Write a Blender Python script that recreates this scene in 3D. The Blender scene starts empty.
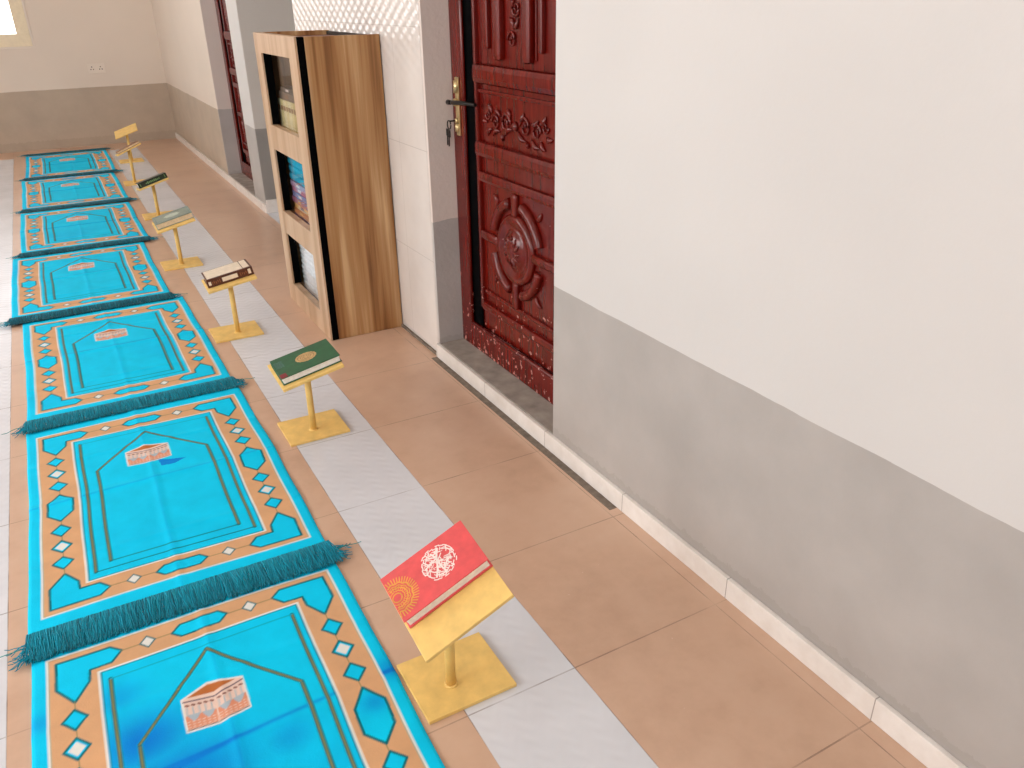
import bpy, bmesh, math, random
import numpy as np
from mathutils import Vector, Matrix, Euler

scene = bpy.context.scene
COL = scene.collection
PI = math.pi

# ------------------------------------------------------------------ helpers
def lin(c):
    out = []
    for v in c[:3]:
        v = v / 255.0
        out.append(v / 12.92 if v <= 0.04045 else ((v + 0.055) / 1.055) ** 2.4)
    return (out[0], out[1], out[2], 1.0)

def link(o, parent=None):
    COL.objects.link(o)
    if parent is not None:
        o.parent = parent
    return o

def tag(o, label=None, cat=None, group=None, kind=None):
    if label: o['label'] = label
    if cat: o['category'] = cat
    if group: o['group'] = group
    if kind: o['kind'] = kind
    return o

def empty(name, loc, rz=0.0):
    o = bpy.data.objects.new(name, None)
    o.empty_display_size = 0.05
    o.location = loc
    o.rotation_euler = (0, 0, rz)
    return link(o)

def obj(name, bm, mats, parent=None, smooth=False, loc=None):
    me = bpy.data.meshes.new(name)
    bmesh.ops.recalc_face_normals(bm, faces=bm.faces[:])
    bm.to_mesh(me)
    bm.free()
    if not isinstance(mats, (list, tuple)):
        mats = [mats]
    for m in mats:
        me.materials.append(m)
    if smooth:
        for p in me.polygons:
            p.use_smooth = True
    o = bpy.data.objects.new(name, me)
    if loc is not None:
        o.location = loc
    return link(o, parent)

def bx(bm, x0, x1, y0, y1, z0, z1, mi=0, bev=0.0, M=None):
    vs = [bm.verts.new((x, y, z)) for z in (z0, z1) for y in (y0, y1) for x in (x0, x1)]
    fs = [(0, 2, 3, 1), (4, 5, 7, 6), (0, 1, 5, 4), (2, 6, 7, 3), (0, 4, 6, 2), (1, 3, 7, 5)]
    faces = [bm.faces.new([vs[i] for i in f]) for f in fs]
    if bev > 0:
        edges = list({e for f in faces for e in f.edges})
        r = bmesh.ops.bevel(bm, geom=edges, offset=bev, segments=2, affect='EDGES', profile=0.6)
        faces = list({f for f in r['faces']} | {f for f in faces if f.is_valid})
        vs = list({v for f in faces for v in f.verts})
    for f in faces:
        f.material_index = mi
    if M is not None:
        bmesh.ops.transform(bm, matrix=M, verts=[v for v in vs if v.is_valid])
    return faces

def box_bm(*a, **k):
    bm = bmesh.new()
    bx(bm, *a, **k)
    return bm

def tube(bm, pts, r, seg=8, mi=0, caps=True):
    """swept tube; r a number or list"""
    pts = [Vector(p) for p in pts]
    n = len(pts)
    rr = r if isinstance(r, (list, tuple)) else [r] * n
    rings = []
    up = Vector((0.013, 0.021, 1))
    for i, p in enumerate(pts):
        d = (pts[min(i + 1, n - 1)] - pts[max(i - 1, 0)]).normalized()
        a = d.cross(up)
        if a.length < 1e-3:
            a = d.cross(Vector((1, 0, 0)))
        a.normalize()
        b = d.cross(a).normalized()
        rings.append([bm.verts.new(p + rr[i] * (math.cos(t) * a + math.sin(t) * b))
                      for t in [2 * PI * k / seg for k in range(seg)]])
    for i in range(n - 1):
        for k in range(seg):
            f = bm.faces.new((rings[i][k], rings[i][(k + 1) % seg], rings[i + 1][(k + 1) % seg], rings[i + 1][k]))
            f.material_index = mi
            f.smooth = True
    if caps:
        bm.faces.new(rings[0]).material_index = mi
        bm.faces.new(rings[-1][::-1]).material_index = mi

def lathe(bm, prof, axis='x', center=(0, 0, 0), seg=32, mi=0, yscale=1.0):
    """prof: list of (radius, height) - revolve round the axis; height along -x for axis x"""
    rings = []
    cx, cy, cz = center
    for (r, h) in prof:
        ring = []
        for k in range(seg):
            t = 2 * PI * k / seg
            if axis == 'x':
                ring.append(bm.verts.new((cx - h, cy + r * math.cos(t) * yscale, cz + r * math.sin(t))))
            else:
                ring.append(bm.verts.new((cx + r * math.cos(t), cy + r * math.sin(t), cz + h)))
        rings.append(ring)
    for i in range(len(rings) - 1):
        for k in range(seg):
            f = bm.faces.new((rings[i][k], rings[i][(k + 1) % seg], rings[i + 1][(k + 1) % seg], rings[i + 1][k]))
            f.smooth = True
            f.material_index = mi
    bm.faces.new(rings[0]).material_index = mi
    bm.faces.new(rings[-1][::-1]).material_index = mi

# ------------------------------------------------------------------ materials
class NT:
    def __init__(self, name, rough=0.5, base=(200, 200, 200), spec=0.5, metal=0.0):
        m = bpy.data.materials.new(name)
        m.use_nodes = True
        self.m = m
        self.nt = m.node_tree
        self.b = self.nt.nodes['Principled BSDF']
        self.b.inputs['Roughness'].default_value = rough
        self.b.inputs['Base Color'].default_value = lin(base)
        self.b.inputs['Specular IOR Level'].default_value = spec
        self.b.inputs['Metallic'].default_value = metal
        m.diffuse_color = lin(base)
    def n(self, t, **k):
        nd = self.nt.nodes.new(t)
        for a, v in k.items():
            setattr(nd, a, v)
        return nd
    def l(self, a, b):
        self.nt.links.new(a, b)
    def val(self, nd, **k):
        for a, v in k.items():
            nd.inputs[a].default_value = v
        return nd
    def math(self, op, a, b=None, c=None):
        nd = self.n('ShaderNodeMath', operation=op)
        for i, v in enumerate((a, b, c)):
            if v is None: continue
            if hasattr(v, 'is_output'): self.l(v, nd.inputs[i])
            else: nd.inputs[i].default_value = v
        return nd.outputs[0]
    def mix(self, f, a, b, blend='MIX'):
        nd = self.n('ShaderNodeMix', data_type='RGBA', blend_type=blend)
        for s, v in ((0, f), (6, a), (7, b)):
            if hasattr(v, 'is_output'): self.l(v, nd.inputs[s])
            else: nd.inputs[s].default_value = v
        return nd.outputs[2]
    def pos(self):
        g = self.n('ShaderNodeNewGeometry')
        s = self.n('ShaderNodeSeparateXYZ')
        self.l(g.outputs['Position'], s.inputs[0])
        return g.outputs['Position'], s.outputs[0], s.outputs[1], s.outputs[2]
    def objc(self):
        g = self.n('ShaderNodeTexCoord')
        s = self.n('ShaderNodeSeparateXYZ')
        self.l(g.outputs['Object'], s.inputs[0])
        return g.outputs['Object'], s.outputs[0], s.outputs[1], s.outputs[2]
    def noise(self, vec, scale, detail=3, rough=0.55, dist=0.0):
        nd = self.n('ShaderNodeTexNoise')
        nd.inputs['Scale'].default_value = scale
        nd.inputs['Detail'].default_value = detail
        nd.inputs['Roughness'].default_value = rough
        nd.inputs['Distortion'].default_value = dist
        if vec is not None: self.l(vec, nd.inputs['Vector'])
        return nd.outputs[0]
    def ramp(self, f, stops):
        nd = self.n('ShaderNodeValToRGB')
        cr = nd.color_ramp
        while len(cr.elements) < len(stops): cr.elements.new(0.5)
        for e, (p, c) in zip(cr.elements, stops):
            e.position = p
            e.color = lin(c) if max(c) > 1.01 else (c[0], c[1], c[2], 1)
        self.l(f, nd.inputs[0])
        return nd.outputs[0]
    def map(self, vec, scale=(1, 1, 1), loc=(0, 0, 0)):
        nd = self.n('ShaderNodeMapping')
        nd.inputs['Scale'].default_value = scale
        nd.inputs['Location'].default_value = loc
        self.l(vec, nd.inputs[0])
        return nd.outputs[0]
    def bump(self, h, strength=0.3, dist=0.002):
        nd = self.n('ShaderNodeBump')
        nd.inputs['Strength'].default_value = strength
        nd.inputs['Distance'].default_value = dist
        self.l(h, nd.inputs['Height'])
        self.l(nd.outputs[0], self.b.inputs['Normal'])
    def color(self, c): self.l(c, self.b.inputs['Base Color'])
    def line(self, v, period, off, half):
        """1 within half of a grid line"""
        t = self.math('SUBTRACT', v, off)
        t = self.math('DIVIDE', t, period)
        r = self.math('ROUND', t)
        d = self.math('ABSOLUTE', self.math('SUBTRACT', t, r))
        return self.math('LESS_THAN', d, half / period)

def simple(name, base, rough=0.5, metal=0.0, spec=0.5, var=0.0, scale=30, bump=0.0):
    t = NT(name, rough, base, spec, metal)
    p, x, y, z = t.objc()
    n = t.noise(p, scale, 4)
    if var > 0:
        dark = tuple(max(0, c * (1 - var)) for c in base)
        light = tuple(min(255, c * (1 + var * .6)) for c in base)
        t.color(t.ramp(n, [(0.3, dark), (0.7, light)]))
    if bump > 0: t.bump(n, 0.4, bump)
    return t.m

def wall_paint(name, upper, lower, rough_edge=0.004, bumpd=0.0015, lowrough=0.55, line=0.533):
    t = NT(name, 0.6)
    p, x, y, z = t.pos()
    n = t.noise(p, 6, 4)
    n2 = t.noise(p, 55, 5, 0.6)
    n3 = t.noise(p, 1.7, 2)
    zz = t.math('ADD', z, t.math('MULTIPLY', t.math('SUBTRACT', n, 0.5), rough_edge * 2))
    f = t.math('GREATER_THAN', zz, line)
    up = t.ramp(n3, [(0.3, tuple(c * .975 for c in upper)), (0.7, upper)])
    lo = t.ramp(t.math('ADD', t.math('MULTIPLY', n, .6), t.math('MULTIPLY', n3, .4)),
                [(0.3, tuple(c * .94 for c in lower)), (0.7, tuple(min(255, c * 1.03) for c in lower))])
    # scuffs close to the floor
    g = t.math('MULTIPLY', t.math('LESS_THAN', z, t.math('ADD', 0.055, t.math('MULTIPLY', n2, 0.05))), 0.16)
    lo = t.mix(g, lo, lin((120, 105, 92)))
    t.color(t.mix(f, lo, up))
    t.b.inputs['Roughness'].default_value = lowrough
    t.bump(n2, 0.35, bumpd)
    return t.m

M = {}
CREAM = (212, 210, 208)
GREY = (177, 172, 168)
M['wall'] = wall_paint('wall_paint_cream_and_grey', CREAM, GREY)
M['wall_far'] = wall_paint('wall_paint_far_light_tint', (226, 213, 200), (186, 169, 151))  # same cream and grey paint, the far end's warm light put into its colour
M['reveal'] = wall_paint('rough_plaster_reveal', (222, 211, 204), (184, 180, 177), rough_edge=.02, bumpd=.006)
M['pier'] = wall_paint('pier_paint', (206, 200, 194), (150, 146, 142))
M['ceiling'] = simple('ceiling_white', (238, 234, 228), .8)

def white_tile(name, floor=False):
    t = NT(name, 0.07, (222, 220, 222))
    p, x, y, z = t.pos()
    if floor:
        a, b_ = x, y
        s = t.math('SINE', t.math('ADD', t.math('MULTIPLY', b_, 2 * PI / .034),
                                  t.math('MULTIPLY', t.math('SINE', t.math('MULTIPLY', a, 2 * PI / .06)), 1.6)))
        h = s
        joint = t.line(y, 0.4, 0.24 + .0, 0.0014)
    else:
        a, b_ = y, z
        h = t.math('MULTIPLY', t.math('SINE', t.math('MULTIPLY', a, 2 * PI / .075)),
                   t.math('SINE', t.math('MULTIPLY', b_, 2 * PI / .044)))
        joint = t.math('MAXIMUM', t.line(y, .25, 2.67, .0010), t.line(z, .4, .38, .0012))
    n = t.noise(p, 5, 3)
    c = t.ramp(n, [(0.3, (214, 211, 212)), (0.7, (228, 226, 227))] if floor else [(0.3, (214, 207, 202)), (0.7, (224, 218, 213))])
    t.color(t.mix(t.math('MULTIPLY', joint, .65 if floor else .3), c, lin((105, 98, 92))))
    if not floor:
        k = t.math('MULTIPLY', t.math('SUBTRACT', z, 1.0), 6.0)
        k = t.math('MINIMUM', t.math('MAXIMUM', k, 0.03), 1.0)
        h = t.math('MULTIPLY', h, k)
    t.bump(h, 0.5 if floor else 0.9, 0.0010 if floor else .0015)
    return t.m
M['tile_wall'] = white_tile('glossy_white_embossed_wall_tile')

def floor_mat():
    t = NT('floor_tiles', 0.32, (196, 152, 122))
    p, x, y, z = t.pos()
    n = t.noise(p, 3.0, 5, .6)
    n2 = t.noise(p, 14, 4, .6)
    nn = t.math('ADD', t.math('MULTIPLY', n, .65), t.math('MULTIPLY', n2, .35))
    brown = t.ramp(nn, [(0.25, (188, 152, 127)), (0.5, (206, 171, 146)), (0.75, (214, 182, 158))])
    white = t.ramp(n, [(0.3, (208, 210, 216)), (0.7, (222, 224, 230))])
    # masks of the white strips
    def between(v, a, b):
        return t.math('MULTIPLY', t.math('GREATER_THAN', v, a), t.math('LESS_THAN', v, b))
    sr = between(x, 0.459, 0.709)
    sl = between(x, -0.583, -0.333)
    sl2 = between(x, -1.5, -1.25)
    st = t.math('MAXIMUM', t.math('MAXIMUM', sr, sl), sl2)
    st = t.math('MULTIPLY', st, t.math('LESS_THAN', y, 8.72))
    ps = t.math('GREATER_THAN', x, 1.135)
    st = t.math('MAXIMUM', st, ps)
    # joints
    jy = t.line(y, .4, .24, .0016)
    jx = None
    for e in (-1.5, -1.25, -.983, -.583, -.333, .063, .459, .709, 1.094):
        l_ = t.math('LESS_THAN', t.math('ABSOLUTE', t.math('SUBTRACT', x, e)), .0013)
        jx = l_ if jx is None else t.math('MAXIMUM', jx, l_)
    joint = t.math('MAXIMUM', jy, jx)
    wear = t.noise(p, 9, 3)
    jf = t.math('MULTIPLY', joint, t.math('MULTIPLY', t.math('MAXIMUM', t.math('SUBTRACT', wear, .3), 0.05), 1.6))
    # pale specks
    sp = t.math('GREATER_THAN', t.noise(p, 60, 2), .765)
    brown = t.mix(t.math('MULTIPLY', sp, .5), brown, lin((225, 200, 180)))
    c = t.mix(st, brown, white)
    c = t.mix(jf, c, lin((88, 66, 52)))
    t.color(c)
    r = t.math('ADD', t.math('MULTIPLY', st, -.1), t.math('ADD', .26, t.math('MULTIPLY', n2, .12)))
    t.l(r, t.b.inputs['Roughness'])
    s = t.math('SINE', t.math('ADD', t.math('MULTIPLY', y, 2 * PI / .036),
                              t.math('MULTIPLY', t.math('SINE', t.math('MULTIPLY', x, 2 * PI / .06)), 1.7)))
    h = t.math('MULTIPLY', t.math('MULTIPLY', s, st), .45)
    h = t.math('SUBTRACT', h, t.math('MULTIPLY', joint, 1.2))
    h = t.math('ADD', h, t.math('MULTIPLY', n2, .12))
    t.bump(h, 0.45, .0011)
    return t.m
M['floor'] = floor_mat()

def skirt_mat():
    t = NT('skirting_tile_white', .25, (232, 228, 224))
    p, x, y, z = t.pos()
    j = t.line(y, .403, .642, .0012)
    n = t.noise(p, 20, 4)
    c = t.ramp(n, [(.3, (226, 220, 214)), (.7, (238, 234, 230))])
    c = t.mix(t.math('MULTIPLY', j, .6), c, lin((110, 98, 88)))
    t.color(c)
    return t.m
M['skirt'] = skirt_mat()
M['cement'] = simple('bare_cement', (158, 150, 141), .85, var=.16, scale=14, bump=.004)
M['grout'] = simple('dark_grout', (120, 108, 96), .9, var=.2, scale=40, bump=.002)

def wood(name, stops, vertical_scale=0.35, sc=9.0, rough=.42):
    t = NT(name, rough)
    p, x, y, z = t.pos()
    q = t.map(p, (1, 1, vertical_scale * .10))
    n = t.noise(q, 30, 3, .5, .5)
    w = t.n('ShaderNodeTexWave', wave_type='BANDS', bands_direction='DIAGONAL')
    w.inputs['Scale'].default_value = sc
    w.inputs['Distortion'].default_value = 5.5
    w.inputs['Detail'].default_value = 2.5
    w.inputs['Detail Scale'].default_value = 0.8
    q2 = t.map(p, (1, 1, 0.10))
    t.l(q2, w.inputs['Vector'])
    g = t.noise(t.map(p, (75, 75, 1.6)), 1.0, 5, .6, .3)
    f = t.math('ADD', t.math('MULTIPLY', w.outputs['Fac'], .16), t.math('ADD', t.math('MULTIPLY', n, .56), t.math('MULTIPLY', g, .28)))
    t.color(t.ramp(f, stops))
    t.bump(g, .12, .0006)
    return t.m
M['wood_side'] = wood('striped_walnut_board', [(.34, (118, 76, 40)), (.43, (150, 104, 60)), (.5, (168, 124, 78)), (.57, (176, 134, 90)), (.68, (204, 168, 124))], sc=3.4)
M['wood_front'] = wood('pale_walnut_board', [(.3, (168, 134, 102)), (.5, (190, 158, 128)), (.7, (202, 174, 146))], sc=4)
M['black'] = simple('black_edge_board', (3, 3, 4), .9, spec=.05)
M['dark_inner'] = simple('dark_cabinet_interior', (52, 44, 38), .7)

def glass_mat():
    m = bpy.data.materials.new('cabinet_glass')
    m.use_nodes = True
    nt = m.node_tree
    nt.nodes.clear()
    out = nt.nodes.new('ShaderNodeOutputMaterial')
    mx = nt.nodes.new('ShaderNodeMixShader')
    tr = nt.nodes.new('ShaderNodeBsdfTransparent')
    gl = nt.nodes.new('ShaderNodeBsdfGlossy')
    tr.inputs[0].default_value = (.95, .97, .97, 1)
    gl.inputs['Roughness'].default_value = .015
    gl.inputs[0].default_value = (.95, .95, .97, 1)
    lw = nt.nodes.new('ShaderNodeLayerWeight')
    lw.inputs[0].default_value = .28
    mr = nt.nodes.new('ShaderNodeMath'); mr.operation = 'MULTIPLY'; mr.inputs[1].default_value = .3
    nt.links.new(lw.outputs['Facing'], mr.inputs[0]); nt.links.new(mr.outputs[0], mx.inputs[0])
    nt.links.new(tr.outputs[0], mx.inputs[1])
    nt.links.new(gl.outputs[0], mx.inputs[2])
    nt.links.new(mx.outputs[0], out.inputs[0])
    return m
M['glass'] = glass_mat()

def door_mat():
    t = NT('dark_red_varnished_wood', .24, (104, 14, 12), .5)
    p, x, y, z = t.pos()
    g = t.noise(t.map(p, (30, 30, 2.5)), 2.0, 4)
    c = t.ramp(g, [(.25, (76, 7, 3)), (.55, (100, 14, 6)), (.8, (122, 24, 11))])
    ch = t.noise(p, 38, 4, .65)
    lo = t.math('SUBTRACT', 1.0, t.math('MULTIPLY', z, 1.5))   # worn low down
    lo = t.math('MAXIMUM', lo, 0.0)
    f = t.math('GREATER_THAN', t.math('ADD', ch, t.math('MULTIPLY', lo, .17)), .745)
    c = t.mix(t.math('MULTIPLY', f, .7), c, lin((205, 150, 140)))
    t.color(c)
    t.bump(ch, .1, .001)
    return t.m
M['door'] = door_mat()
M['brass'] = simple('worn_brass', (222, 200, 150), .32, metal=.85, var=.15)
M['iron'] = simple('dark_iron', (24, 20, 18), .4, metal=.5)
M['yellow'] = simple('yellow_painted_board', (238, 200, 118), .5, var=.06, scale=25, bump=.0006)
M['frame'] = simple('beige_window_frame', (236, 222, 194), .4, var=.03)
M['white_plastic'] = simple('white_plastic', (228, 216, 204), .4)
M['socket_hole'] = simple('socket_hole', (120, 104, 94), .6)
M['pages'] = simple('book_pages', (252, 244, 240), .8, var=.06, scale=90)
M['pages_cream'] = simple('book_pages_cream', (226, 204, 172), .8, var=.08, scale=90)

def window_glass():
    m = bpy.data.materials.new('window_pane_glass')
    m.use_nodes = True
    nt = m.node_tree; nt.nodes.clear()
    out = nt.nodes.new('ShaderNodeOutputMaterial')
    mx = nt.nodes.new('ShaderNodeMixShader'); mx.inputs[0].default_value = .06
    tr = nt.nodes.new('ShaderNodeBsdfTransparent')
    gl = nt.nodes.new('ShaderNodeBsdfGlossy'); gl.inputs['Roughness'].default_value = .02
    nt.links.new(tr.outputs[0], mx.inputs[1]); nt.links.new(gl.outputs[0], mx.inputs[2])
    nt.links.new(mx.outputs[0], out.inputs[0])
    return m
M['pane'] = window_glass()

# ------------------------------------------------------------------ room shell
XW = 1.14          # right wall plane
XL = -3.2          # left wall
YF = 9.14          # far wall
YB = -1.8          # wall behind the camera
H = 2.9
T = 0.24
def struct(name, bm, m, parent=None, smooth=False):
    o = obj(name, bm, m, parent, smooth)
    if parent is None: o['kind'] = 'structure'
    return o

struct('floor', box_bm(XL, 3.4, YB, YF, -.1, 0), M['floor'])
struct('ceiling', box_bm(XL, 3.4, YB, YF, H, H + .1), M['ceiling'])
# right wall, near length
struct('wall_right', box_bm(XW, XW + T, YB, 1.822, 0, H), M['wall'])
bm = box_bm(XW, XW + T, 1.822, 2.66, 2.12, H)
struct('wall_right', bm, M['wall'])
struct('wall_right', box_bm(XW, XW + T, 2.665, 4.17, 0, H), M['tile_wall'])
struct('wall_right', box_bm(XW, XW + T, 5.40, 5.69, 0, H), M['wall'])
struct('wall_right', box_bm(XW, XW + T, 5.69, 6.58, 2.12, H), M['wall'])
struct('wall_right', box_bm(XW, XW + T, 6.58, YF, 0, H), M['wall_far'])
# the far jambs of both doorways are rough plaster
struct('trim_1', box_bm(XW + .001, XW + T - .001, 2.652, 2.665, 0, 2.12), M['reveal'])
struct('trim_2', box_bm(XW + .001, XW + T - .001, 6.568, 6.58, 0, 2.12), M['reveal'])
# passage beyond the cabinet
struct('wall_passage', box_bm(XW + .0015, 3.2, 5.391, 5.40, 0, H), M['pier'])
struct('wall_passage', box_bm(XW + T, 3.2, 5.40, 5.52, 0, H), M['pier'])
struct('wall_passage', box_bm(XW + T, 3.2, 4.05, 4.17, 0, H), M['wall'])
struct('wall_passage', box_bm(3.2, 3.4, 4.05, 5.52, 0, H), M['wall'])

def wall_with_holes(name, axis, c0, c1, a0, a1, holes, mat):
    """axis 'x': wall spans x (a), thickness y c0..c1; holes (a0,a1,z0,z1)"""
    bm = bmesh.new()
    def B(p0, p1, z0, z1):
        if p1 - p0 < 1e-4 or z1 - z0 < 1e-4: return
        if axis == 'x': bx(bm, p0, p1, c0, c1, z0, z1)
        else: bx(bm, c0, c1, p0, p1, z0, z1)
    cur = a0
    for (h0, h1, z0, z1) in sorted(holes):
        B(cur, h0, 0, H)
        B(h0, h1, 0, z0)
        B(h0, h1, z1, H)
        cur = h1
    B(cur, a1, 0, H)
    return struct(name, bm, mat)

FARWIN = (-1.50, 0.05, .915, 2.15)
wall_with_holes('wall_far', 'x', YF, YF + .2, XL, XW + T, [FARWIN], M['wall_far'])
wall_with_holes('wall_back', 'x', YB - .2, YB, XL, XW + T, [], M['wall'])
LW = [(.3, 2.1, .95, 2.2), (2.6, 4.4, .95, 2.2), (5.3, 7.1, .95, 2.2)]
wall_with_holes('wall_left', 'y', XL - .2, XL, YB, YF, LW, M['wall'])

def window(i, axis, c, a0, a1, z0, z1, bars, fw=.10):
    """frame object (structure) with a pane and sash bars as children"""
    def put(bm, p0, p1, q0, q1, d0, d1):
        if axis == 'x': bx(bm, p0, p1, c + d0, c + d1, q0, q1, bev=.003)
        else: bx(bm, c - d1, c - d0, p0, p1, q0, q1, bev=.003)
    bm = bmesh.new()
    put(bm, a0, a1, z0, z0 + fw, 0, .09)
    put(bm, a0, a1, z1 - fw, z1, 0, .09)
    put(bm, a0, a0 + fw, z0 + fw, z1 - fw, 0, .09)
    put(bm, a1 - fw, a1, z0 + fw, z1 - fw, 0, .09)
    fr = struct('window_%d' % i, bm, M['frame'])
    bm = bmesh.new()
    for p in bars: put(bm, p - .022, p + .022, z0 + fw, z1 - fw, .03, .07)
    obj('sash_bar', bm, M['frame'], fr)
    bm = bmesh.new()
    put(bm, a0 + fw, a1 - fw, z0 + fw, z1 - fw, .048, .052)
    obj('window_pane', bm, M['pane'], fr)
    # pale bead round the frame on the room side
    bm = bmesh.new()
    s = .018
    for q in ((a0 - s, a1 + s, z0 - s, z0), (a0 - s, a1 + s, z1, z1 + s), (a0 - s, a0, z0, z1), (a1, a1 + s, z0, z1)):
        put(bm, q[0], q[1], q[2], q[3], -.012, -.0005)
    obj('frame_bead', bm, M['white_plastic'], fr)
    return fr
window(1, 'x', YF + .005, FARWIN[0], FARWIN[1], FARWIN[2], FARWIN[3], [-1.0, -.45], fw=.105)
for i, (a, b, c, d) in enumerate(LW):
    window(i + 2, 'y', XL - .005, a, b, c, d, [a + .6, a + 1.2], fw=.07)

# skirting tiles
SK = .056
bm = box_bm(XW - .012, XW, YB, 2.665, 0, SK, bev=.002)
struct('baseboard_right', bm, M['skirt'])
bm = box_bm(XW - .012, XW, 5.388, YF, 0, SK, bev=.002)
struct('baseboard_right', bm, M['skirt'])
struct('baseboard_passage', box_bm(XW, 3.2, 5.379, 5.391, 0, .085, bev=.002), M['skirt'])
struct('trim_3', box_bm(XW - .009, XW - .0005, 2.67, 4.17, 0, .012), M['grout'])
struct('trim_4', box_bm(XW - .036, XW - .0125, 1.47, 2.66, 0, .0015), M['grout'])
# cement door sills
for i, (a, b) in enumerate(((1.822, 2.652), (5.69, 6.568))):
    bm = box_bm(XW + .0005, XW + .235, a, b, 0, .058, bev=.002)
    struct('trim_%d' % (i + 5), bm, M['cement'])

# ------------------------------------------------------------------ carved doors
def bar(bm, y0, y1, z0, z1, x_base, depth, bev=None):
    """raised moulding on the door face (face looks to -x)"""
    bev = bev if bev is not None else min(depth * .8, (y1 - y0) * .3, (z1 - z0) * .3)
    bx(bm, x_base - depth, x_base + .004, y0, y1, z0, z1, bev=bev)

def arc_tube(bm, cy, cz, r, a0, a1, x, rad, n=20, ry=1.0):
    pts = []
    for k in range(n + 1):
        t = a0 + (a1 - a0) * k / n
        pts.append((x, cy + r * math.cos(t) * ry, cz + r * math.sin(t)))
    tube(bm, pts, rad, 8)

def spiral(bm, cy, cz, r0, turns, a0, x, rad, sgn=1):
    pts = []; rr = []
    n = int(18 * turns)
    for k in range(n + 1):
        u = k / n
        t = a0 + sgn * 2 * PI * turns * u
        r = r0 * (1 - u * .85)
        pts.append((x, cy + r * math.cos(t), cz + r * math.sin(t)))
        rr.append(rad * (1 - .4 * u))
    tube(bm, pts, rr, 6)

def leafshape(bm, cy, cz, ang, L, w, x, d):
    """carved leaf: a tapered blob"""
    pts = []; rr = []
    for k in range(7):
        u = k / 6
        off = math.sin(u * PI) * L * .18
        pts.append((x, cy + math.cos(ang) * L * u - math.sin(ang) * off, cz + math.sin(ang) * L * u + math.cos(ang) * off))
        rr.append(max(.0012, w * 1.35 * math.sin(PI * min(.97, u * .9 + .08))))
    tube(bm, pts, rr, 6)

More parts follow.
